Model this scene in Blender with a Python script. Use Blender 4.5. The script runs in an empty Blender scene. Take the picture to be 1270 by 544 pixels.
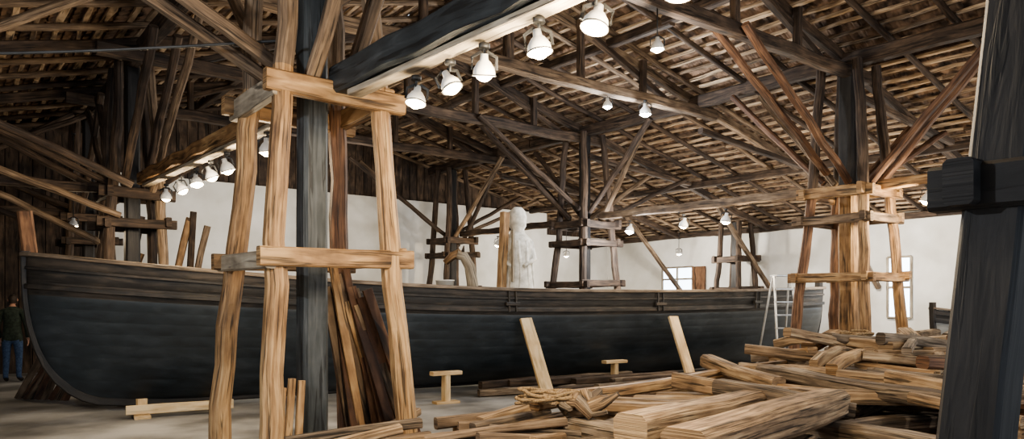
import bpy, bmesh, math, random
from mathutils import Vector, Matrix
random.seed(7)
R=random.random
def rr(a,b): return a+(b-a)*R()
# ------------------------------------------------------------------ building frame
UX=Vector((.79,.61,0)).normalized(); VX=Vector((-UX.y,UX.x,0)); Z=Vector((0,0,1))
def W(u,v,z=0): return UX*u+VX*v+Z*z
# ------------------------------------------------------------------ materials
def newmat(name):
    m=bpy.data.materials.new(name); m.use_nodes=True
    nt=m.node_tree; b=nt.nodes['Principled BSDF']; return m,nt,b
def wood(name,cd,cm,cl,rough=.75,bump=.35,streak=14,coat=0,crack=.75):
    m,nt,b=newmat(name); N=nt.nodes.new; L=nt.links.new
    tc=N('ShaderNodeTexCoord')
    def nz(sx,sy,sc,det,dis=0):
        mp=N('ShaderNodeMapping'); mp.inputs['Scale'].default_value=(sx,sy,1); L(tc.outputs['UV'],mp.inputs['Vector'])
        n=N('ShaderNodeTexNoise'); n.inputs['Scale'].default_value=sc; n.inputs['Detail'].default_value=det; n.inputs['Distortion'].default_value=dis
        L(mp.outputs[0],n.inputs['Vector']); return n
    n1=nz(1.1,streak,2.2,7,.6); n2=nz(.35,.9,1.3,3); n3=nz(.9,streak*1.6,1.7,3,.9); n4=nz(2.2,5,1.6,4,.3)
    def mul(a,k,c=None):
        q=N('ShaderNodeMath'); q.operation='MULTIPLY_ADD'; q.inputs[1].default_value=k; q.inputs[2].default_value=0; L(a,q.inputs[0])
        if c: L(c,q.inputs[2])
        return q.outputs[0]
    f=mul(n1.outputs['Fac'],.40,mul(n2.outputs['Fac'],.36,mul(n4.outputs['Fac'],.24)))
    cr=N('ShaderNodeValToRGB'); e=cr.color_ramp.elements
    e[0].position=.38; e[0].color=(*cd,1); e[1].position=.62; e[1].color=(*cl,1)
    x=e.new(.5); x.color=(*cm,1)
    L(f,cr.inputs['Fac'])
    c2=N('ShaderNodeValToRGB'); e=c2.color_ramp.elements; e[0].position=.36; e[0].color=(1-crack,)*3+(1,); e[1].position=.43; e[1].color=(1,1,1,1)
    L(n3.outputs['Fac'],c2.inputs['Fac'])
    mx=N('ShaderNodeMix'); mx.data_type='RGBA'; mx.blend_type='MULTIPLY'; mx.inputs[0].default_value=1
    L(cr.outputs['Color'],mx.inputs[6]); L(c2.outputs['Color'],mx.inputs[7]); L(mx.outputs[2],b.inputs['Base Color'])
    b.inputs['Roughness'].default_value=rough; b.inputs['Coat Weight'].default_value=coat; b.inputs['Coat Roughness'].default_value=.35
    bp=N('ShaderNodeBump'); bp.inputs['Strength'].default_value=bump; bp.inputs['Distance'].default_value=.02
    L(mul(n1.outputs['Fac'],.6,mul(c2.outputs['Color'],.4)),bp.inputs['Height']); L(bp.outputs[0],b.inputs['Normal'])
    return m
def noisy(name,c1,c2,scale=3,rough=.8,bump=.2,dist=.02,detail=6,metal=0,lo=.35,hi=.65):
    m,nt,b=newmat(name); N=nt.nodes.new; L=nt.links.new
    tc=N('ShaderNodeTexCoord'); n=N('ShaderNodeTexNoise'); n.inputs['Scale'].default_value=scale; n.inputs['Detail'].default_value=detail
    L(tc.outputs['Object'],n.inputs['Vector'])
    cr=N('ShaderNodeValToRGB'); e=cr.color_ramp.elements
    e[0].position=lo; e[0].color=(*c1,1); e[1].position=hi; e[1].color=(*c2,1)
    L(n.outputs['Fac'],cr.inputs['Fac']); L(cr.outputs['Color'],b.inputs['Base Color'])
    b.inputs['Roughness'].default_value=rough; b.inputs['Metallic'].default_value=metal
    bp=N('ShaderNodeBump'); bp.inputs['Strength'].default_value=bump; bp.inputs['Distance'].default_value=dist
    L(n.outputs['Fac'],bp.inputs['Height']); L(bp.outputs[0],b.inputs['Normal'])
    return m
def emit(name,c,s):
    m,nt,b=newmat(name); b.inputs['Base Color'].default_value=(*c,1)
    b.inputs['Emission Color'].default_value=(*c,1); b.inputs['Emission Strength'].default_value=s; return m
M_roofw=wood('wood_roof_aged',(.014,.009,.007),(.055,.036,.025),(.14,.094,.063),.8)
M_roofl=wood('wood_roof_pale',(.045,.029,.019),(.15,.103,.067),(.31,.225,.15),.8)  # paler tone of the roof wood, for some members and loose boards
M_red=wood('wood_reddish',(.030,.014,.008),(.105,.050,.026),(.24,.13,.07),.7)
M_honey=wood('wood_honey',(.07,.036,.017),(.28,.165,.078),(.53,.355,.185),.65,.6)
M_pile=wood('wood_old_timbers',(.07,.042,.024),(.29,.195,.115),(.58,.44,.28),.8,.8,18)
M_pileg=wood('wood_old_timbers_grey',(.038,.028,.021),(.15,.112,.08),(.37,.295,.215),.85,.8,18)
M_pine=wood('wood_fresh_pine',(.40,.25,.12),(.60,.44,.25),(.74,.60,.40),.6,.15,crack=.25)
M_ltie=wood('wood_pale_tie',(.13,.105,.075),(.32,.27,.205),(.50,.44,.35),.7,.4)
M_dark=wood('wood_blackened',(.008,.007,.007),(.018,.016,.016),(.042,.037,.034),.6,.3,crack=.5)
M_grey=wood('wood_greyblue_post',(.014,.017,.019),(.034,.040,.043),(.075,.083,.088),.6,.3)
M_batten=wood('wood_batten',(.13,.088,.056),(.36,.26,.17),(.62,.48,.34),.8)
M_tile=noisy('clay_roof_tiles',(.04,.025,.017),(.27,.175,.115),5,.9,.4)
M_plaster=noisy('white_plaster',(.62,.60,.55),(.84,.825,.79),.9,.9,.15)
M_conc=noisy('concrete_floor',(.13,.128,.125),(.46,.455,.45),.9,.6,.15,.01,10)
M_white=noisy('white_enamel',(.72,.71,.68),(.82,.81,.78),8,.4,.05)
M_figure=noisy('white_weathered_carving',(.50,.48,.43),(.82,.80,.75),9,.7,.3)
M_black=noisy('black_metal',(.02,.02,.02),(.04,.04,.04),8,.5,.05)
M_alu=noisy('aluminium',(.5,.5,.5),(.7,.7,.7),8,.35,.05,metal=.9)
M_bulb=emit('bulb_warm',(1,.78,.44),28)
M_bulbc=emit('bulb_cool',(.88,.94,1),40)
M_glassy=noisy('bulb_frosted',(.75,.74,.68),(.85,.84,.8),5,.25,.02)
M_rope=noisy('hemp_rope',(.16,.10,.05),(.38,.27,.15),60,.9,.5)
M_hull=wood('hull_tarred_paint',(.013,.018,.023),(.022,.030,.038),(.042,.053,.064),.42,.10,3,.15,.2)
M_hullb=wood('hull_weathered_brown',(.013,.012,.012),(.028,.025,.023),(.075,.06,.048),.55,.25,9,0,.5)
M_rail=wood('hull_worn_rail',(.08,.06,.045),(.20,.155,.115),(.36,.29,.22),.6,.3)
M_pale=wood('pale_painted_hull',(.08,.085,.085),(.20,.205,.20),(.36,.365,.355),.6,.2,4)
M_jacket=noisy('jacket_cloth',(.02,.03,.022),(.045,.06,.045),20,.9,.2)
M_jeans=noisy('denim',(.04,.07,.14),(.08,.13,.24),30,.9,.2)
M_skin=noisy('skin',(.5,.28,.2),(.58,.34,.25),10,.6,.05)
M_hair=noisy('hair_dark',(.02,.015,.012),(.05,.035,.025),30,.7,.3)
M_shoe=noisy('shoe',(.03,.02,.015),(.06,.05,.04),30,.7,.1)
# ------------------------------------------------------------------ mesh builder
class B:
    def __init__(s,name,mats=None): s.name=name; s.mats=[]; s.v=[]; s.f=[]; s.uv=[]; s.mi=[]; s.sm=[]
    def mid(s,m):
        if m not in s.mats: s.mats.append(m)
        return s.mats.index(m)
    def face(s,idx,uv,m,sm=False): s.f.append(idx); s.uv.append(uv); s.mi.append(m); s.sm.append(sm)
    def sweep(s,pts,w,h,mat,up=Z,jit=0,taper=1,cham=.14,rnd=0,wj=0,mat2=None,split=0):
        m=s.mid(mat); mB=s.mid(mat2) if mat2 else m; n=len(pts); pts=[Vector(p) for p in pts]
        ou,ov=rr(0,60),rr(0,60); base=len(s.v); k=rnd if rnd else 8
        dist=0
        for i,p in enumerate(pts):
            t=(pts[min(i+1,n-1)]-pts[max(i-1,0)]).normalized()
            uu=up
            if abs(t.dot(up))>.96: uu=UX if abs(t.dot(UX))<.9 else Z
            sd=t.cross(uu).normalized(); un=sd.cross(t).normalized()
            f=1+(taper-1)*i/max(1,n-1)
            ww=w*f*(1+rr(-wj,wj)); hh=h*f*(1+rr(-wj,wj))
            c=p+(sd*rr(-jit,jit)+un*rr(-jit,jit) if 0<i<n-1 or jit<.01 else Vector())
            if rnd: sec=[(math.cos(a*2*math.pi/k)*ww/2*(1+rr(-wj,wj)*.6),math.sin(a*2*math.pi/k)*hh/2*(1+rr(-wj,wj)*.6)) for a in range(k)]
            else:
                x=ww/2;y=hh/2;q=cham*min(ww,hh)
                sec=[(x,-y+q),(x,y-q),(x-q,y),(-x+q,y),(-x,y-q),(-x,-y+q),(-x+q,-y),(x-q,-y)]
            for a,b in sec: s.v.append(c+sd*a+un*b)
            if i: 
                d2=dist+(pts[i]-pts[i-1]).length; per=2*(w+h)/k
                for j in range(k):
                    j2=(j+1)%k; A=base+(i-1)*k; C=base+i*k
                    s.face([A+j,A+j2,C+j2,C+j],[(ou+dist,ov+j*per),(ou+dist,ov+(j+1)*per),(ou+d2,ov+(j+1)*per),(ou+d2,ov+j*per)],mB if split and i>split else m,bool(rnd))
                dist=d2
        for i,rev in ((0,True),(n-1,False)):
            idx=[base+i*k+j for j in range(k)]
            if rev: idx=idx[::-1]
            s.face(idx,[(ou+(s.v[q]-pts[i]).dot(UX)*3,ov+(s.v[q]-pts[i]).z*3) for q in idx],m)
    def beam(s,p0,p1,w,h,mat,jit=.006,up=Z,taper=1,rnd=0,wj=.05,seg=None,cham=.14):
        p0=Vector(p0);p1=Vector(p1); L=(p1-p0).length
        n=seg or max(1,min(14,int(L/.45)))
        s.sweep([p0.lerp(p1,i/n) for i in range(n+1)],w,h,mat,up,jit,taper,cham,rnd,wj=wj)
    def lathe(s,prof,M,mat,k=20):
        m=s.mid(mat); base=len(s.v)
        for r,z in prof:
            for j in range(k):
                a=2*math.pi*j/k; s.v.append(M@Vector((r*math.cos(a),r*math.sin(a),z)))
        for i in range(len(prof)-1):
            for j in range(k):
                j2=(j+1)%k; s.face([base+i*k+j,base+i*k+j2,base+(i+1)*k+j2,base+(i+1)*k+j],[(j/k,i*.1),((j+1)/k,i*.1),((j+1)/k,i*.1+.1),(j/k,i*.1+.1)],m,True)
    def quad(s,a,b,c,d,mat):
        m=s.mid(mat); i=len(s.v); s.v+= [Vector(a),Vector(b),Vector(c),Vector(d)]
        a,b,c,d=map(Vector,(a,b,c,d)); l=(b-a).length; k=(d-a).length
        s.face([i,i+1,i+2,i+3],[(0,0),(l,0),(l,k),(0,k)],m)
    def done(s,center=True):
        xs=[p.x for p in s.v];ys=[p.y for p in s.v];zs=[p.z for p in s.v]
        o=Vector(((min(xs)+max(xs))/2,(min(ys)+max(ys))/2,min(zs))) if center else Vector()
        me=bpy.data.meshes.new(s.name); me.from_pydata([tuple(p-o) for p in s.v],[],s.f)
        for m in s.mats: me.materials.append(m)
        ul=me.uv_layers.new(name='UVMap'); flat=[]
        for u in s.uv:
            for c in u: flat+= [c[0],c[1]]
        ul.data.foreach_set('uv',flat)
        me.polygons.foreach_set('material_index',s.mi); me.polygons.foreach_set('use_smooth',s.sm)
        me.validate(); me.update()
        ob=bpy.data.objects.new(s.name,me); bpy.context.collection.objects.link(ob); ob.location=o
        return ob
# ------------------------------------------------------------------ shell
UE,VN,UW,VS=20.0,20.0,-5.6,-5.0
RIDGE=7.34; ZR=7.17
def zr(u): return ZR-abs(u-RIDGE)*.25
def wallbox(b,u0,v0,u1,v1,z0,z1,mat):
    P=[W(u0,v0,z0),W(u1,v0,z0),W(u1,v1,z0),W(u0,v1,z0),W(u0,v0,z1),W(u1,v0,z1),W(u1,v1,z1),W(u0,v1,z1)]
    for q in ((0,1,5,4),(1,2,6,5),(2,3,7,6),(3,0,4,7),(4,5,6,7),(3,2,1,0)): b.quad(*[P[i] for i in q],mat)
b=B('floor'); b.quad(W(UW-1,VS-1,0),W(UE+.3,VS-1,0),W(UE+.3,VN+.3,0),W(UW-1,VN+.3,0),M_conc); b.done(False)
b=B('wall_east'); wallbox(b,UE,VS,UE+.3,VN+.3,0,4.0,M_plaster); b.done()
b=B('wall_north')
wallbox(b,3.2,VN,UE,VN+.3,0,4.0,M_plaster); wallbox(b,3.2,VN,17,VN+.3,4.0,4.75,M_plaster)
P=[W(UW-.3,VN+.2,3.9),W(UE+.3,VN+.2,3.9),W(RIDGE,VN+.2,ZR+.15)]
i=len(b.v); b.v+=P+[p+VX*.1 for p in P]; mm=b.mid(M_roofw); b.face([i,i+1,i+2],[(0,0),(1,0),(1,1)],mm); b.face([i+5,i+4,i+3],[(0,0),(1,0),(1,1)],mm)
u=3.2
while u<UE-.1:
    z0=4.75 if u<16.8 else 4.0
    if zr(u)-z0>.05: b.beam(W(u+.13,VN+.12,z0),W(u+.13,VN+.12,zr(u)),.25,.04,M_roofw,up=VX,jit=0,seg=1)
    u+=.26
b.done()
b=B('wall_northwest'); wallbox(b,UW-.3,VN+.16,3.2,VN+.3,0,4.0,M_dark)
u=UW
while u<3.2:
    b.beam(W(u+.13,VN+.1,0),W(u+.13,VN+.1,zr(u)),.25,.05,M_roofw,up=VX,jit=0,seg=1); u+=.26
b.done()
b=B('wall_west'); wallbox(b,UW-.3,VS,UW,VN+.3,0,3.9,M_plaster); b.done()
# roof covering: scalloped clay tiles on battens
b=B('roof'); mt=b.mid(M_tile)
for side in (1,-1):
    span=(UE+.6-RIDGE) if side>0 else (RIDGE-UW+.6)
    rows=int(span/.29); step=.05; nv=int((VN+.6-VS)/step)
    base=len(b.v)
    for r in range(rows):
        for e in (0,1):
            uu=RIDGE+side*(r+e)*.29; zz=ZR-(r+e)*.29*.25+ (0.05 if e==0 else 0.0)
            ph=R()*3; 
            for j in range(nv+1):
                v=VS+j*step
                b.v.append(W(uu,v,zz+.02+.045*abs(math.sin(v*math.pi/.21+ph))+.006*math.sin(v*2+r)))
    for q in range(rows*2-1):
        for j in range(nv):
            a=base+q*(nv+1)+j; c=a+nv+1
            b.face([a,a+1,c+1,c],[(0,0),(.05,0),(.05,.3),(0,.3)],mt,False)
b.done()
b=B('roof_battens')
for side in (1,-1):
    span=(UE+.4-RIDGE) if side>0 else (RIDGE-UW+.4)
    for r in range(int(span/.29)):
        uu=RIDGE+side*(r+.5)*.29
        v=VS
        while v<VN+.2:
            l=rr(2.2,4.0); j=rr(-.03,.03)
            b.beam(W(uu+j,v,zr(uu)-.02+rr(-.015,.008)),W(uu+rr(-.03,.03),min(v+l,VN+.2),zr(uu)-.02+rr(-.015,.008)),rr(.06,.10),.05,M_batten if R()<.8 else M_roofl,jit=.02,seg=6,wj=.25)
            v+=l
b.done()
b=B('roof_rafters')
v=VS+.3
while v<VN:
    for side in (1,-1):
        ue=UE+.2 if side>0 else UW-.2
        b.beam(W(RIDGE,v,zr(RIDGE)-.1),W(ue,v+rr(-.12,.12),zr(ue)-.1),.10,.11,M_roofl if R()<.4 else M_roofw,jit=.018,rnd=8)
    v+=.95
b.beam(W(RIDGE,VS,ZR-.22),W(RIDGE,VN,ZR-.22),.16,.2,M_roofw)
b.done()
def purlin(u,z,w=.2,h=.24,mat=M_roofw,name='roof_purlin'):
    b=B(name); v=VS
    while v<VN-.5:
        l=min(6.6,VN-.2-v); b.beam(W(u+rr(-.03,.03),v,z+rr(-.02,.02)),W(u,v+l+(.15 if v+l<VN-1 else 0),z+rr(-.02,.02)),w,h,mat,jit=.012); v+=l
    return b.done()
for u in (12.1,2.58): purlin(u,5.66)
for u in (9.7,5.0,16.1,-1.4): purlin(u,zr(u)-.24,.15,.16)
purlin(UE-.12,3.84,.2,.16,name='wall_plate'); purlin(UW+.12,3.78,.2,.16,name='wall_plate')
TV=[-.2,3.1,6.4,9.6,12.85,16.3]
for v in TV:
    b=B('roof_truss')
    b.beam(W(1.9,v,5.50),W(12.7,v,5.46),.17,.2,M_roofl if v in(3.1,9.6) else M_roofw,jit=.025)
    for side in (1,-1):
        ue=UE-.1 if side>0 else UW+.1
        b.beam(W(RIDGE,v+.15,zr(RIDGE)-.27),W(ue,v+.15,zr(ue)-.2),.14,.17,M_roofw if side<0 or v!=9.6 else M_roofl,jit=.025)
        for du in (1.6,3.2):
            u=RIDGE+side*du; b.beam(W(u,v,5.5),W(u,v,zr(u)-.2),.12,.12,M_roofw,up=UX)
        b.beam(W(RIDGE+side*4.2,v+.1,5.5),W(RIDGE+side*1.8,v+.1,zr(RIDGE+side*1.8)-.25),.1,.12,M_roofw,up=VX)
    b.beam(W(RIDGE,v,5.5),W(RIDGE,v,ZR-.3),.15,.15,M_roofw,up=UX)
    b.beam(W(12.1,v-.12,5.05),W(15.8,v-.12,zr(15.8)-.3),.11,.12,M_roofw,up=VX)
    b.beam(W(19.9,v+.12,2.0),W(17.2,v+.12,zr(17.2)-.3),.12,.12,M_roofl,up=VX)
    b.done()
# ------------------------------------------------------------------ timber towers
def tower(u0,v0,ringz,leg=M_roofw,post=M_dark,tie=M_roofw,k0=.62,k1=.06,lw=.15,hi=5.55,sc=1,mats=None,braces=1,tieh=.15,over=.14,bm=M_roofw,upper=None,pw=.22,skip=(),pale=False,wob=1,psplit=None):
    b=B('timber_tower')
    b.sweep([W(u0,v0,hi*j/14) for j in range(15)],pw,pw,post,up=UX,jit=.004,wj=.03,mat2=psplit,split=9 if psplit else 0)
    hs=lambda z:(k0-k1*z)*sc
    for i,(a,c) in enumerate(((-1,-1),(1,-1),(1,1),(-1,1))):
        m=mats[i] if mats else leg
        pts=[]
        for j in range(17):
            z=hi*j/16; h=hs(z); pts.append(W(u0+a*h+.02*wob*math.sin(z*1.7+i),v0+c*h+.02*wob*math.sin(z*1.3+i*2),z))
        b.sweep(pts,lw*1.15,lw*1.15,m,up=UX,jit=.014*wob,taper=.82,cham=.3 if wob>.5 else .08,wj=.08*wob,mat2=upper,split=10 if upper else 0)
    for zi,z in enumerate(ringz):
        h=hs(z)+lw*.45
        for a,c,dz in ((0,-1,0),(1,0,.03),(0,1,.0),(-1,0,-.02)):
            m=tie[zi] if isinstance(tie,list) else tie
            if pale and a==-1: m=M_ltie
            H=tieh*(1.15 if zi==len(ringz)-1 else 1)
            if a==0: p0=W(u0-h-over*rr(.6,1.2),v0+c*h,z+dz);p1=W(u0+h+over*rr(.6,1.3),v0+c*h,z+dz+rr(-.02,.02))
            else: p0=W(u0+a*h,v0-h-over*(.1 if pale else rr(.6,1.2)),z+dz);p1=W(u0+a*h,v0+h+over*rr(.6,1.2),z+dz+rr(-.02,.02))
            b.beam(p0,p1,.09,H,m,jit=.008*wob,wj=.08*wob)
    if braces:
        zb=ringz[-1]+.1
        for a,c,L,zt in ((1,0,3.4,None),(-1,0,3.6,None),(0,1,2.5,5.5),(0,-1,2.5,5.5)):
            if (a,c) in skip: continue
            for off in (-.17,.2):
                sx,sy=(0,off) if c==0 else (off,0)
                ln=L*rr(.85,1.1)-(0 if off<0 else .5)
                uu=u0+a*ln+sx; z1=zt or min(5.5,zr(uu)-.3)
                b.beam(W(u0+a*hs(zb)*.8+sx,v0+c*hs(zb)*.8+sy,zb+rr(-.1,.25)),W(uu,v0+c*ln+sy,z1),.10,.12,bm if R()<.75 else M_roofl,jit=.016,up=VX if c==0 else UX,cham=.25)
    return b.done()
tower(2.58,6.2,[1.96,3.33],mats=[M_honey,M_honey,M_red,M_honey],tie=[M_honey,M_honey],post=M_grey,bm=M_roofl,upper=M_roofl,pale=True)
tower(12.1,6.4,[2.02,2.98,3.42],mats=[M_honey,M_honey,M_red,M_red],tie=[M_honey,M_roofl,M_honey],post=M_honey,psplit=M_dark,upper=M_roofw,sc=1.08,bm=M_red,pw=.27)
tower(12.1,12.85,[2.04,2.98,3.42],sc=1.05)
tower(2.57,13.8,[1.96,2.9,3.4],mats=[M_roofw,M_roofl,M_roofw,M_roofw],sc=.85)
tower(3.20,.38,[1.975,3.4],k0=.665,k1=.07,leg=M_dark,tie=M_dark,lw=.16,tieh=.145,braces=0,over=.12,wob=.25)
tower(12.1,-.1,[2.0,3.0,3.42])
tower(18.9,13.5,[2.0,2.9],sc=.8,hi=4.0,braces=0)
tower(12.1,18.6,[2.0,3.0,3.42],skip=((0,1),))
tower(-1.8,10.5,[2.0,3.4],hi=4.6)
tower(-1.0,17.5,[2.0,3.4],hi=4.6,skip=((0,1),))
tower(2.57,18.4,[2.0,2.9,3.4],sc=.85,skip=((0,1),))
def lbeam(p0,p1,w,h,mat,track=None):
    b=B('lamp_beam'); b.beam(p0,p1,w,h,mat,jit=.018)
    if track: 
        d=(Vector(p1)-Vector(p0)).normalized()*.3; o=Z*(-h/2-.035); b.beam(Vector(p0)+d+o,Vector(p1)-d+o,.12,.05,track,jit=.002)
    return b.done()
lbeam(W(2.62,.6,3.30),W(2.62,5.75,3.43),.17,.24,M_grey,M_ltie)
lbeam(W(2.62,6.7,3.46),W(2.62,13.3,3.62),.15,.2,M_honey,M_ltie)
lbeam(W(12.1,6.9,3.52),W(12.1,12.3,3.60),.13,.16,M_roofl)
lbeam(W(12.1,.4,3.52),W(12.1,5.9,3.50),.13,.16,M_honey)
lbeam(W(12.1,13.4,3.55),W(12.1,18.1,3.60),.13,.16,M_roofw)
b=B('cross_beam'); b.beam(W(-5.4,13.9,3.45),W(2.1,13.9,3.5),.14,.16,M_roofw,jit=.02); b.done()
b=B('cross_beam'); b.beam(W(-5.4,17.6,3.4),W(2.1,18.3,3.5),.14,.16,M_roofw,jit=.02); b.done()
b=B('diagonal_struts')
for p0,p1 in (((-3.5,12.6,5.0),(2.3,13.3,3.0)),((-3.0,14.6,5.2),(2.2,14.2,2.6)),((-4.0,16.5,4.9),(.4,16.2,2.4)),((-4.2,15.2,4.7),(1.2,15.0,3.0)),((2.4,14.6,3.3),(2.4,17.3,5.5)),((2.7,12.9,3.4),(2.7,10.0,5.5)),((-1.4,11,3.4),(-1.4,14.5,5.0)),((-2.2,11.4,5.0),(2.2,11.8,3.3))):
    b.beam(W(*p0),W(*p1),.10,.12,M_roofl if R()<.4 else M_roofw,jit=.02,up=VX,cham=.25)
b.done()
cu=bpy.data.curves.new('electric_cable','CURVE'); cu.dimensions='3D'; cu.bevel_depth=.012
sp=cu.splines.new('POLY'); sp.points.add(24)
for i in range(25):
    f=i/24; p=W(-4.8,10.2,4.0).lerp(W(2.3,5.9,3.75),f)-Z*.35*math.sin(math.pi*f); sp.points[i].co=(*p,1)
cu.materials.append(M_black); o=bpy.data.objects.new('electric_cable',cu); bpy.context.collection.objects.link(o)
# ------------------------------------------------------------------ lamps
def lamp(u,v,z,drop=.22,e=40,lit=True,tilt=(0,0),size=1,cool=False,neutral=False):
    b=B('spotlight_lamp'); top=W(u,v,z+drop)
    T=Matrix.Translation(W(u,v,z))@Matrix.Rotation(tilt[0],4,'X')@Matrix.Rotation(tilt[1],4,'Y')@Matrix.Scale(size,4)
    b.lathe([(0.001,.105),(.028,.105),(.032,.06),(.05,.045),(.078,.0),(.085,-.05),(.08,-.055),(.07,-.04)],T,M_white)
    b.lathe([(.001,-.095),(.03,-.088),(.055,-.07),(.07,-.04)],T,(M_bulbc if cool else M_bulb) if lit else M_glassy)
    b.lathe([(.086,-.045),(.09,-.045),(.09,-.055),(.086,-.055),(.086,-.045)],T,M_black)
    b.sweep([W(u,v,z+.09*size),top],.018,.018,M_black,rnd=8)
    b.sweep([W(u,v,z+drop-.03),top],.07,.07,M_black,rnd=12)
    for s_ in (-1,1):
        b.sweep([T@Vector((s_*.09,0,-.01)),T@Vector((s_*.09,0,.08)),T@Vector((s_*.02,0,.12))],.012,.02,M_black)
    b.done()
    if e>0:
        ld=bpy.data.lights.new('lamp_light','POINT'); ld.energy=e; ld.shadow_soft_size=.07
        ld.color=(.88,.94,1) if cool else (1,.93,.82) if neutral else (1,.80,.54)
        o=bpy.data.objects.new('lamp_light',ld); bpy.context.collection.objects.link(o); o.location=T@Vector((0,0,-.2))
for s_,e in ((1.72,38),(2.15,0),(2.53,50),(3.05,85),(3.5,60),(4.03,90)):
    lamp(2.62,6.2-s_,3.02,drop=.15,e=e,tilt=(rr(-.4,.4),rr(-.4,.4)),lit=(s_ not in(2.53,3.5)),size=.82)
for s_,e in ((5.45,70),(4.58,0),(3.84,60),(3.2,0),(2.57,60),(1.24,30)):
    lamp(2.62,6.2+s_,3.16,drop=.17,e=e,tilt=(rr(-.4,.4),rr(-.5,.2)),size=.95)
for v,e,c in ((9.9,110,0),(8.87,110,0),(5.16,120,0),(16.3,90,0),(11.4,170,1),(2.5,120,0)):
    lamp(12.1,v,3.22,drop=.2,e=e,cool=bool(c),tilt=(rr(-.3,.3),rr(-.3,.3)),size=1.15)
lamp(10.5,9.5,5.2,drop=.2,e=140,cool=True,size=1.3); lamp(9.6,9.6,5.2,drop=.2,e=70,cool=True)
lamp(17.5,9.0,3.1,drop=1.2,e=230,neutral=True); lamp(17.5,14.5,3.1,drop=1.2,e=210,neutral=True); lamp(15.5,17.3,3.1,drop=1.6,e=140,neutral=True)  # added fill lamps, brighten the east and north walls and aisle roof
lamp(17.5,4.0,3.1,drop=1.2,e=230,neutral=True)  # one more added fill lamp for the east aisle
lamp(7.3,16.3,4.9,drop=.5,e=90,neutral=True); lamp(7.3,6.4,4.9,drop=.5,e=200,neutral=True); lamp(7.3,-.2,4.9,drop=.5,e=280,neutral=True)  # invented lamps under the ridge, general fill for the nave
lamp(5.6,17.6,3.3,drop=1.9,e=60,neutral=True); lamp(2.0,16.1,3.09,drop=1.7,e=40); lamp(-1.5,4.,3.6,drop=1.1,e=260,cool=True)  # first and last are added: wall fill and cool fill on the boat
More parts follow.
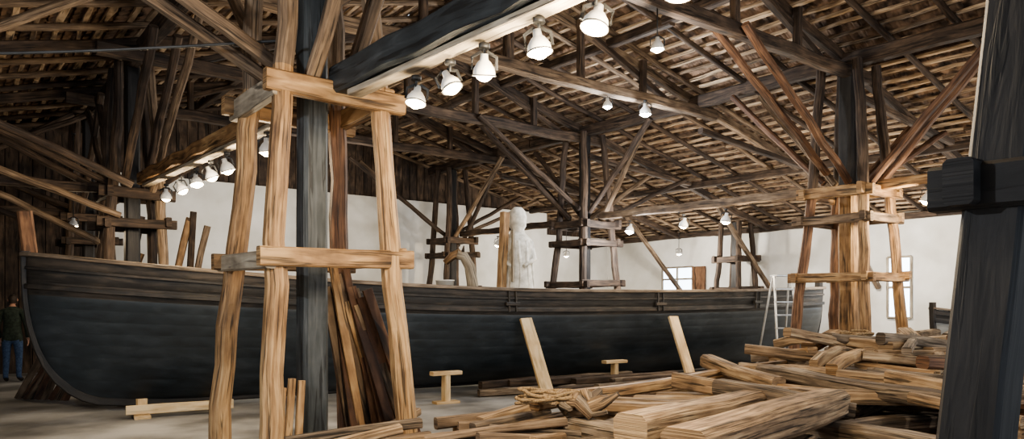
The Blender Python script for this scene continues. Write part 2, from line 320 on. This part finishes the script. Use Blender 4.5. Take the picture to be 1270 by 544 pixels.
# ------------------------------------------------------------------ boats
def boat(name,P0,P1,Bm,zk,zgf,mats,off0=1.5,off1=1.3,nst=64,strakes=12,post_top=None,deckm=M_roofw,dark2=.74,full=.62,ks=1,stem_up=1.03):
    b=B(name); P0=Vector((*P0,0));P1=Vector((*P1,0)); ax=(P1-P0); L=ax.length; ax.normalize(); nn=Vector((-ax.y,ax.x,0))
    def so(h,o): q=max(0.0,1-h); return o*(1-max(0.0,1-q**2.6)**(1/2.6))
    def pt(t,h,side,out=0):
        x0=so(h,off0);x1=L-so(h,off1); x=x0+t*(x1-x0)
        e=math.sin(math.pi*t)**(.5 if L>10 else .75) if 0<t<1 else 0
        hh_=min(1.0,max(0.0,h)); gm=math.sin(math.pi/2*hh_**full); ge=hh_**.95
        g=gm*e+ge*(1-e)
        zg=zgf(t); z=zk+h*(zg-zk)
        return P0+ax*x+nn*side*(Bm*e*g+out+.05*ks)+Z*z
    hs=[]
    for k in range(strakes):
        a=k/strakes; d=1/strakes; hs+=[(a,-.0012*(3 if a>dark2 else 1)),(a+d*.06,0),(a+d*.5,0),(a+d*.94,0)]
    hs.append((1,0))
    m1,m2=b.mid(mats[0]),b.mid(mats[1])
    ts=[.5-.5*math.cos(math.pi*i/nst) for i in range(nst+1)]
    for side in (-1,1):
        base=len(b.v)
        for t in ts:
            for h,o in hs: b.v.append(pt(t,h,side,o))
        n=len(hs)
        for i in range(nst):
            for j in range(n-1):
                a=base+i*n+j; c=a+n
                f=[a,c,c+1,a+1] if side<0 else [a,a+1,c+1,c]
                uvq={a:(ts[i]*L,j*.05),c:(ts[i+1]*L,j*.05),c+1:(ts[i+1]*L,j*.05+.05),a+1:(ts[i]*L,j*.05+.05)}
                k=j//4; ko=k*3.7 if hs[j][0]>dark2 else 0
                b.face(f,[(uvq[q][0]+ko,uvq[q][1]+ko) for q in f],m2 if hs[j][0]>dark2 else m1,True)
        ib=len(b.v)
        for t in ts: b.v.append(pt(t,1,side,-.07*ks)); b.v.append(pt(t,.8,side,-.09*ks))
        for i in range(nst):
            a=ib+2*i; f=[a,a+1,a+3,a+2]
            b.face(f,[(ts[i]*L,0),(ts[i]*L,.4),(ts[i+1]*L,.4),(ts[i+1]*L,0)],b.mid(deckm))
        b.sweep([pt(t,1,side,-.03*ks)+Z*.02 for t in ts],.16*ks,.06*ks,mats[2],wj=.03)
        b.sweep([pt(t,.80,side,.03*ks) for t in ts],.05*ks,.07*ks,mats[1],wj=.05)
        b.sweep([pt(t,.92,side,.02*ks) for t in ts],.03*ks,.04*ks,mats[1],wj=.05)
        for q in range(26):
            t=.04+.92*q/25; b.sweep([pt(t,.8,side,-.1*ks),pt(t,1.02,side,-.09*ks)],.08*ks,.08*ks,deckm,up=UX)
    for i in range(nst):
        b.quad(pt(ts[i],.82,-1,-.08*ks),pt(ts[i+1],.82,-1,-.08*ks),pt(ts[i+1],.82,1,-.08*ks),pt(ts[i],.82,1,-.08*ks),deckm)
    for q in range(11):
        t=.08+.84*q/10; b.beam(pt(t,.96,-1,-.05),pt(t,.96,1,-.05),.22*ks,.06*ks,deckm)
    st=[P0+ax*so(h,off0)+Z*(zk+h*(zgf(0)-zk)) for h in (stem_up,.95,.85,.7,.55,.4,.28,.18,.1,.05,.02,0)]
    sn=[P0+ax*(L-so(h,off1))+Z*(zk+h*(zgf(1)-zk)) for h in (0,.02,.05,.1,.18,.28,.4,.55,.7,.85,.95,1.1)]
    kl=[st[-1].lerp(sn[0],k/12) for k in range(1,12)]
    b.sweep(st+kl+sn,.13*ks,.17*ks,mats[1],up=nn,wj=.02)
    if post_top: b.beam(P0+ax*.08+Z*(zgf(0)-.3),P0-ax*.02+Z*post_top,.16,.20,M_red,up=UX,wj=.08)
    if L>10:
        for t in (.42,.62,.80):
            for d in (-.004,.004): b.sweep([pt(t+d,.99,-1,.03),pt(t+d,.9,-1,.04),pt(t+d,.78,-1,.07)],.03,.03,mats[1])
            b.sweep([pt(t-.008,.86,-1,.05),pt(t+.008,.86,-1,.05)],.06,.06,mats[1])
    return b.done()
def zg1(t): return 1.80+.46*(1-t/.5)**2 if t<.5 else 1.80+.16*((t-.5)/.5)**2
boat('wooden_galley_boat',(-6.85,10.45),(7.9,19.1),1.25,.12,zg1,[M_hull,M_hullb,M_rail],post_top=2.88,full=.46,off0=1.3)
boat('rowing_boat',(6.35,11.2),(11.2,13.3),.68,.62,lambda t:1.28+.22*(2*t-1)**2,[M_pale,M_hullb,M_rail],.7,.6,32,7,ks=.5,full=.55,stem_up=1.12)
b=B('boat_trestle')
for q in (.2,.5,.8):
    c=Vector((6.35,11.2,0)).lerp(Vector((11.2,13.3,0)),q); n_=Vector((-.4,.92,0))
    b.beam(c-n_*.55+Z*.51,c+n_*.55+Z*.51,.12,.1,M_pine)
    for s_ in (-1,1): b.beam(c+n_*s_*.6,c+n_*s_*.4+Z*.46,.1,.1,M_pine,up=UX)
b.done()
axb=Vector((14.75,8.65,0)).normalized(); nb=Vector((-axb.y,axb.x,0)); P0=Vector((-6.85,10.45,0))
b=B('keel_cradle')
for q_ in (.95,1.95):
    c=P0+axb*(q_+.45)
    b.beam(c-nb*1.15+Z*.025,c+nb*.9+Z*.025,.2,.05,M_pine,jit=.001)
    for s_ in (-.95,.75): b.beam(c+nb*s_+Z*.05,c+nb*(s_*.98)+Z*(.26),.16,.14,M_pine,up=axb,jit=.001)
c=P0+axb*1.2-nb*1.02; b.beam(c+Z*.12,c+axb*1.4+Z*.12,.05,.13,M_pine,jit=.001)
b.done()
def tsup(x,y,h,w=.5):
    b=B('hull_prop'); c=Vector((x,y,0))
    b.beam(c,c+Z*h,.14,.1,M_pine,up=UX,jit=.001); b.beam(c-axb*w/2+Z*(h+.03),c+axb*w/2+Z*(h+.03),.16,.06,M_pine,jit=.001)
    b.beam(c-axb*.2+Z*.02,c+axb*.2+Z*.02,.2,.04,M_pine,jit=.001); b.done()
tsup(-1.05,11.8,.45); tsup(1.95,14.1,.45)
for p0,p1 in (((.62,12.45,0),(.24,13.0,1.32)),((3.48,14.2,0),(3.2,14.75,1.32))):
    b=B('raking_shore'); b.beam(p0,p1,.24,.06,M_pine,up=nb,jit=.002); b.done()
b=B('floor_darkening_timbers')     # clutter beside the keel; dark timbers added to darken the floor there
for i in range(44):
    q=rr(6.4,14.5); n_=rr(-2.6,-.95); c=P0+axb*q+nb*n_; l=rr(.9,2.4); a=rr(-.15,.15); z=.07 if i<26 else .19
    b.beam(c+Z*z,c+axb*l+nb*a*l+Z*(z+rr(0,.03)),rr(.09,.18),.12,(M_roofw,M_pileg,M_roofw,M_dark)[i%4],jit=.01,wj=.1)
b.done()
# ------------------------------------------------------------------ things on the boat
b=B('carved_white_figure')
fx,fy=.11,14.6; c=Matrix.Translation((fx,fy,1.5))
b.lathe([(.001,0),(.36,0),(.35,.3),(.31,.6),(.27,.95),(.30,1.2),(.28,1.34),(.15,1.46),(.13,1.54),(.17,1.60),(.18,1.78),(.15,1.90),(.08,1.97),(.001,1.98)],c,M_figure,14)
for a in range(11):
    an=a*math.pi*2/11+.2; q=rr(-.02,.03)
    b.sweep([Vector((fx+.34*math.cos(an),fy+.34*math.sin(an),1.5)),Vector((fx+(.28+q)*math.cos(an+.15),fy+(.28+q)*math.sin(an+.15),2.3)),Vector((fx+.27*math.cos(an),fy+.27*math.sin(an),2.8))],.07,.07,M_figure,rnd=6)
for s_ in (-1,1): b.sweep([Vector((fx+s_*.26,fy,2.78)),Vector((fx+s_*.33,fy-.1,2.45)),Vector((fx+s_*.12,fy-.3,2.3))],.11,.11,M_figure,rnd=8,taper=.7)
b.beam((-.22,14.3,1.5),(-.14,14.4,3.35),.14,.16,M_honey,up=UX)
b.beam((.02,14.28,2.0),(.02,14.28,3.0),.05,.05,M_ltie,up=UX)
b.done()
b=B('white_bucket'); T=Matrix.Translation((-1.25,13.8,1.58))
b.lathe([(.001,0),(.13,0),(.17,.42),(.18,.42),(.18,.44),(.165,.44),(.125,.03),(.001,.03)],T,M_white,24); b.done()
b=B('carved_horse_head')
b.sweep([(-.72,14.1,1.55),(-.76,14.1,1.95),(-.80,14.08,2.28),(-.92,14.05,2.48),(-1.05,14.0,2.52)],.22,.24,M_ltie,rnd=10,wj=.05,jit=.01,taper=.75)
b.sweep([(-.98,14.05,2.53),(-1.12,14.0,2.48),(-1.26,13.96,2.35)],.2,.2,M_honey,rnd=10,taper=.6)
for dy in (-.05,.05): b.sweep([(-.93,14.05+dy,2.56),(-.91,14.05+dy,2.68)],.06,.06,M_roofw,rnd=6,taper=.2)
b.done()
# ------------------------------------------------------------------ loose boards
b=B('leaning_boards')
for i in range(15):
    f=i/14
    b.beam((-1.5+f*.70,7.05+rr(-.15,.12),0),(-1.74+f*.36+rr(-.04,.04),6.95+rr(-.08,.1),2.0+rr(-.35,.2)-f*.35),rr(.07,.11),.03,(M_red,M_roofl,M_red,M_honey)[i%4],up=VX,jit=.004)
b.done()
b=B('wood_offcuts')
for i in range(4): b.beam((-2.05+i*.08,6.05+.05*i,0),(-1.98+i*.07,6.15+.03*i,1.0+rr(-.2,.05)),.06,.04,M_honey,up=VX,jit=.002)
b.done()
b=B('leaning_planks')
for i in range(8): b.beam((-8.2+i*.13,12.3-.03*i,0),(-7.75+i*.11,12.85,1.3+rr(-.3,.5)),.11,.03,M_red if i%2 else M_roofl,up=VX,jit=.003)
b.done()
b=B('stored_spars')
for i in range(9): b.beam((-7.6+i*.2,13.2+rr(-.2,.4),0),(-7.0+i*.17+rr(-.2,.3),13.6,2.6+rr(-.3,.7)),.11,.07,[M_honey,M_roofl,M_roofw][i%3],up=VX,jit=.01)
b.done()
# ------------------------------------------------------------------ dismantled hull timbers
b=B('timber_pile')
def pm(): 
    q=R(); return M_pile if q<.48 else M_pileg if q<.84 else M_red if q<.9 else M_honey
def pb(u0,v0,z0,u1,v1,z1,w,h,mat=None,j=.02): b.beam(W(u0,v0,z0),W(u1,v1,z1),w,h,mat or pm(),jit=j,wj=.12,cham=.2)
for u in [2.0+i*.95 for i in range(10)]:
    pb(u,1.2,.11,u+rr(-.15,.15),5.3,.11,.18,.2,M_pileg)
for v in [1.3+i*.37 for i in range(11)]:
    pb(1.9+rr(-.2,.6),v,.30,7.2+rr(-.4,.4),v+rr(-.12,.12),.30,.16,.17,M_pileg); pb(7.0,v+.1,.30,11.3+rr(-.4,.4),v+rr(-.1,.2),.32,.16,.17,M_pileg)
for u in [2.1+i*.6 for i in range(16)]:
    pb(u+rr(-.1,.1),1.5+rr(-.4,.6),.46+rr(-.02,.03),u+rr(-.3,.3),5.1+rr(-.6,.3),.46+rr(-.02,.04),rr(.12,.2),.15)
for i in range(32):   # loose lengthwise pieces
    v=rr(1.2,5.0);u=rr(2.4,9.0);l=rr(.8,2.4);a=rr(-.3,.3); pb(u,v,.60+rr(0,.04),u+l,v+a*l,.60+rr(0,.08),rr(.09,.2),rr(.08,.14))
for i in range(44):   # cross pieces, higher to the back
    u=rr(4.8,11.0);v=rr(1.8,3.9);l=rr(.6,1.6);a=rr(-.5,.5); hh=.76+(u-5)*.035+rr(0,.08); pb(u,v,hh,u+a*l,v+l,hh+rr(-.05,.12),rr(.08,.19),rr(.08,.14))
for i in range(40):
    u=rr(7.0,11.0);v=rr(2.2,4.8);l=rr(.6,1.7);a=rr(0,math.pi); hh=.96+rr(0,.2)
    pb(u,v,hh,u+l*math.cos(a),v+l*math.sin(a)*.6,hh+rr(-.14,.18),rr(.07,.17),rr(.07,.13))
pb(3.9,4.75,.76,11.2,4.85,1.04,.13,.11,M_honey,.012)
pb(4.6,5.0,.62,9.8,5.35,.80,.10,.09,M_pile)
pb(3.45,3.25,.80,5.45,3.50,.82,.26,.19,M_pile,.01); pb(3.25,2.66,.80,5.4,2.98,.84,.28,.21,M_pile,.01)
pb(5.2,1.9,.62,5.4,4.3,.64,.2,.16,M_pileg); pb(3.9,2.2,.62,3.95,4.3,.62,.2,.16,M_pileg)
for k in range(5): pb(6.7+k*.28,4.45-.05*k,.90,5.9+k*.34,2.2,.86,.2,.12,M_pile if k%2 else M_pileg)
pb(6.2,2.0,.78,8.4,1.9,.80,.22,.16); pb(5.7,1.7,.76,7.6,1.2,.80,.2,.14,M_pile)
for k in range(4): pb(4.4+k*.3,4.65,.72,4.9+k*.34,3.75,.76,.17,.09,M_pile)
for i in range(30):   # jumble at the west end
    u=rr(1.9,4.0);v=rr(3.6,5.5);l=rr(.5,1.5);a=rr(-1.2,1.0); hh=rr(.5,.66)-(.1 if u<2.8 else 0); pb(u,v,hh,u+l*math.cos(a),v+l*math.sin(a)*.6,hh+rr(-.1,.14),rr(.05,.13),rr(.05,.11),(M_pileg,M_roofl,M_pile)[i%3])
for i in range(10):   # slightly curved ribs
    u=rr(6.8,11.0);v=rr(2.4,4.6);a=rr(-.6,.6)+(math.pi/2 if i%2 else 0);l=rr(.9,1.6);z=.95+rr(0,.16)
    d=(math.cos(a),math.sin(a)); am=rr(.05,.13)
    b.sweep([W(u+d[0]*l*(k/6-.5),v+d[1]*l*(k/6-.5),z+am*math.sin(math.pi*k/6)) for k in range(7)],.10,.11,pm(),jit=.015,wj=.12)
b.done()
b=B('gnarled_root'); c=W(4.0,4.3,.76)
for i in range(13):
    a=i*.5; pts=[c+Vector((rr(-.08,.08),rr(-.05,.05),0))]
    for k in range(1,5): pts.append(c+Vector((math.cos(a+k*.35)*k*.075,math.sin(a+k*.3)*k*.05,.05+.05*math.sin(k+i)+rr(-.04,.06))))
    b.sweep(pts,.12,.1,M_pile if i%2 else M_pileg,rnd=8,jit=.02,wj=.25,taper=.4)
b.done()
def rope(cc,r0,n,h):
    cu=bpy.data.curves.new('rope_coil','CURVE'); cu.dimensions='3D'; cu.bevel_depth=.015; cu.bevel_resolution=2
    sp=cu.splines.new('POLY'); sp.points.add(n-1)
    for i in range(n):
        a=i*.17; r_=r0+.03*math.sin(a*.37)+.015*math.sin(i); sp.points[i].co=(cc.x+r_*math.cos(a)*1.5,cc.y+r_*math.sin(a),cc.z+.03*math.sin(a*1.3+1)+i*h,1)
    cu.materials.append(M_rope); o=bpy.data.objects.new('rope_coil',cu); bpy.context.collection.objects.link(o)
rope(W(3.85,4.5,.82),.14,220,.0003); rope(W(8.6,4.5,1.2),.12,120,.0003)
# ------------------------------------------------------------------ step ladder
b=B('step_ladder')
c=Vector((5.65,15.5,0)); rt=Vector((.95,.3,0)).normalized(); fw=Vector((.3,-.95,0)).normalized()
for s_ in (-1,1):
    b.beam(c+rt*s_*.36+fw*.35,c+rt*s_*.2+Z*2.15,.05,.03,M_alu,up=VX,jit=0,wj=0,seg=1); b.beam(c+rt*s_*.36-fw*.45,c+rt*s_*.2+Z*2.15-fw*.05,.04,.03,M_alu,up=VX,jit=0,wj=0,seg=1)
for k in range(7):
    f=(k+1)/8; w_=.36-.16*f; b.beam(c-rt*w_+fw*.35*(1-f)+Z*2.15*f,c+rt*w_+fw*.35*(1-f)+Z*2.15*f,.1,.03,M_alu,jit=0,wj=0,seg=1)
b.beam(c-rt*.22+Z*2.16,c+rt*.22+Z*2.16,.22,.03,M_alu,jit=0,seg=1); b.done()
# ------------------------------------------------------------------ windows
def window(n,p,axd,w,h,shut=False):
    b=B('window_%d'%n); nrm=Vector((axd.y,-axd.x,0))
    M_sky=emit('window_daylight_%d'%n,(.75,.87,1),4); q=p+nrm*.03
    b.quad(q-axd*w/2,q+axd*w/2,q+axd*w/2+Z*h,q-axd*w/2+Z*h,M_sky)
    for a in (-1,0,1): b.beam(p+nrm*.05+axd*a*w/2,p+nrm*.05+axd*a*w/2+Z*h,.06,.06,M_ltie,up=nrm,jit=0,seg=1)
    for k in (0,.5,1): b.beam(p+nrm*.05-axd*w/2+Z*h*k,p+nrm*.05+axd*w/2+Z*h*k,.06,.06,M_ltie,jit=0,seg=1)
    if shut: b.beam(p+nrm*.1+axd*(w/2+.3),p+nrm*.1+axd*(w/2+.3)+Z*h,.5,.05,M_red,up=nrm,jit=0,seg=1)
    b.done()
window(1,W(UE,16.6,2.0),-VX,1.3,.8,True); window(2,W(UE,9.2,1.2),-VX,.6,1.6)
# ------------------------------------------------------------------ visitor
def skinmesh(name,verts,edges,radii,root,matf,sub=2):
    me=bpy.data.meshes.new(name); me.from_pydata(verts,edges,[]); ob=bpy.data.objects.new(name,me); bpy.context.collection.objects.link(ob)
    md=ob.modifiers.new('s','SKIN'); md.use_smooth_shade=True
    for i,r_ in enumerate(radii):
        sv=me.skin_vertices[0].data[i]; sv.radius=r_ if isinstance(r_,tuple) else (r_,r_); sv.use_root=(i==root)
    m2=ob.modifiers.new('u','SUBSURF'); m2.levels=sub; m2.render_levels=sub
    dg=bpy.context.evaluated_depsgraph_get(); nm=bpy.data.meshes.new_from_object(ob.evaluated_get(dg))
    ob.modifiers.clear(); ob.data=nm; mats=[]
    for p in nm.polygons:
        m=matf(p.center); 
        if m not in mats: mats.append(m)
    nm.materials.clear()
    for m in mats: nm.materials.append(m)
    for p in nm.polygons: p.material_index=mats.index(matf(p.center)); p.use_smooth=True
    return ob
def person(loc,rot):
    e=bpy.data.objects.new('visitor_person',None); bpy.context.collection.objects.link(e)
    V=[(0,0,.93),(0,0,1.1),(0,.0,1.3),(0,.0,1.43),(0,.01,1.52),(0,.02,1.58)]; E=[(0,1),(1,2),(2,3),(3,4),(4,5)]; Rd=[(.155,.12),(.165,.125),(.185,.135),(.12,.09),(.058,.058),(.052,.052)]
    for s_ in (-1,1):
        k=len(V); V+=[(s_*.10,0,.84),(s_*.11,.02,.47),(s_*.115,-.02,.10),(s_*.13,.10,.045),(s_*.135,.17,.035)]; E+=[(0,k),(k,k+1),(k+1,k+2),(k+2,k+3),(k+3,k+4)]; Rd+=[(.095,.10),.066,.05,.045,.035]
        k=len(V); V+=[(s_*.19,0,1.41),(s_*.26,-.03,1.13),(s_*.25,.08,.90),(s_*.25,.10,.86)]; E+=[(3,k),(k,k+1),(k+1,k+2),(k+2,k+3)]; Rd+=[.075,.06,.046,.03]
    def mf(c):
        if c.z<.085: return M_shoe
        if c.z>1.52: return M_skin
        if abs(c.x)>.2 and c.z<.885: return M_skin
        if c.z<.84: return M_jeans
        return M_jacket
    kids=[skinmesh('body',V,E,Rd,0,mf)]
    for s_ in (-1,1):
        V=[(s_*.25,.10,.88),(s_*.25,.115,.82)]; E=[(0,1)]; Rd=[(.024,.032),(.018,.038)]
        for f in range(4):
            k=len(V); y=.085+f*.021; l=(.07,.08,.075,.06)[f]
            V+=[(s_*.25,y+.002,.79),(s_*.246,y,.79-l*.5),(s_*.236,y-.004,.79-l)]; E+=[(1,k),(k,k+1),(k+1,k+2)]; Rd+=[.009,.0085,.0075]
        k=len(V); V+=[(s_*.243,.145,.83),(s_*.236,.158,.79)]; E+=[(0,k),(k,k+1)]; Rd+=[.011,.009]
        kids.append(skinmesh('hand_left' if s_<0 else 'hand_right',V,E,Rd,0,lambda c:M_skin,1))
    bm=bmesh.new(); bmesh.ops.create_uvsphere(bm,u_segments=28,v_segments=20,radius=1)
    for v in bm.verts:
        x,y,z=v.co; w=.078*(1-.22*max(0,-z)); 
        v.co=Vector((x*w,y*.098*(1-.1*max(0,-z)),z*.12))
        if y>.93 and abs(z+.15)<.16: v.co.y+=.02*(1-abs(x)*5 if abs(x)<.2 else 0)
        if y>0 and .05<z<.2 and .2<abs(x)<.5: v.co.y-=.006
        if y>.7 and -.5<z<-.35: v.co.y+=.004
    hm=bpy.data.meshes.new('head'); bm.to_mesh(hm); bm.free(); hm.materials.append(M_skin); hm.materials.append(M_hair)
    for p in hm.polygons:
        p.use_smooth=True; c=p.center; p.material_index=1 if (c.z>.045 or (c.y<.01 and c.z>-.07)) else 0
    h=bpy.data.objects.new('head',hm); bpy.context.collection.objects.link(h); h.location=(0,.03,1.655); kids.append(h)
    b=B('ears') 
    for s_ in (-1,1): b.sweep([(s_*.078,.03,1.67),(s_*.086,.018,1.655),(s_*.08,.03,1.625)],.012,.03,M_skin,rnd=8)
    kids.append(b.done())
    b=B('collar'); b.sweep([Vector((.085*math.cos(a*.4488),.085*math.sin(a*.4488)+.01,1.47+.01*math.cos(a))) for a in range(15)],.05,.07,M_jacket,rnd=8); kids.append(b.done())
    for k in kids: k.parent=e
    e.location=loc; e.rotation_euler=(0,0,rot)
person((-10.1,15.0,0),.35)
# ------------------------------------------------------------------ sky light through the open south end
w=bpy.data.worlds.new('World'); bpy.context.scene.world=w; w.use_nodes=True
bg=w.node_tree.nodes['Background']; bg.inputs[0].default_value=(.72,.85,1,1); bg.inputs[1].default_value=1.4
vs=bpy.context.scene.view_settings
try: vs.look='AgX - Medium High Contrast'; vs.exposure=.4
except Exception as ex: print(ex)
cam=bpy.data.cameras.new('camera'); cam.lens=36*920/1270; cam.sensor_width=36; cam.shift_y=103/1270; cam.clip_start=.05
co=bpy.data.objects.new('camera',cam); bpy.context.collection.objects.link(co); co.location=(0,0,1.6); co.rotation_euler=(math.pi/2,0,0)
bpy.context.scene.camera=co
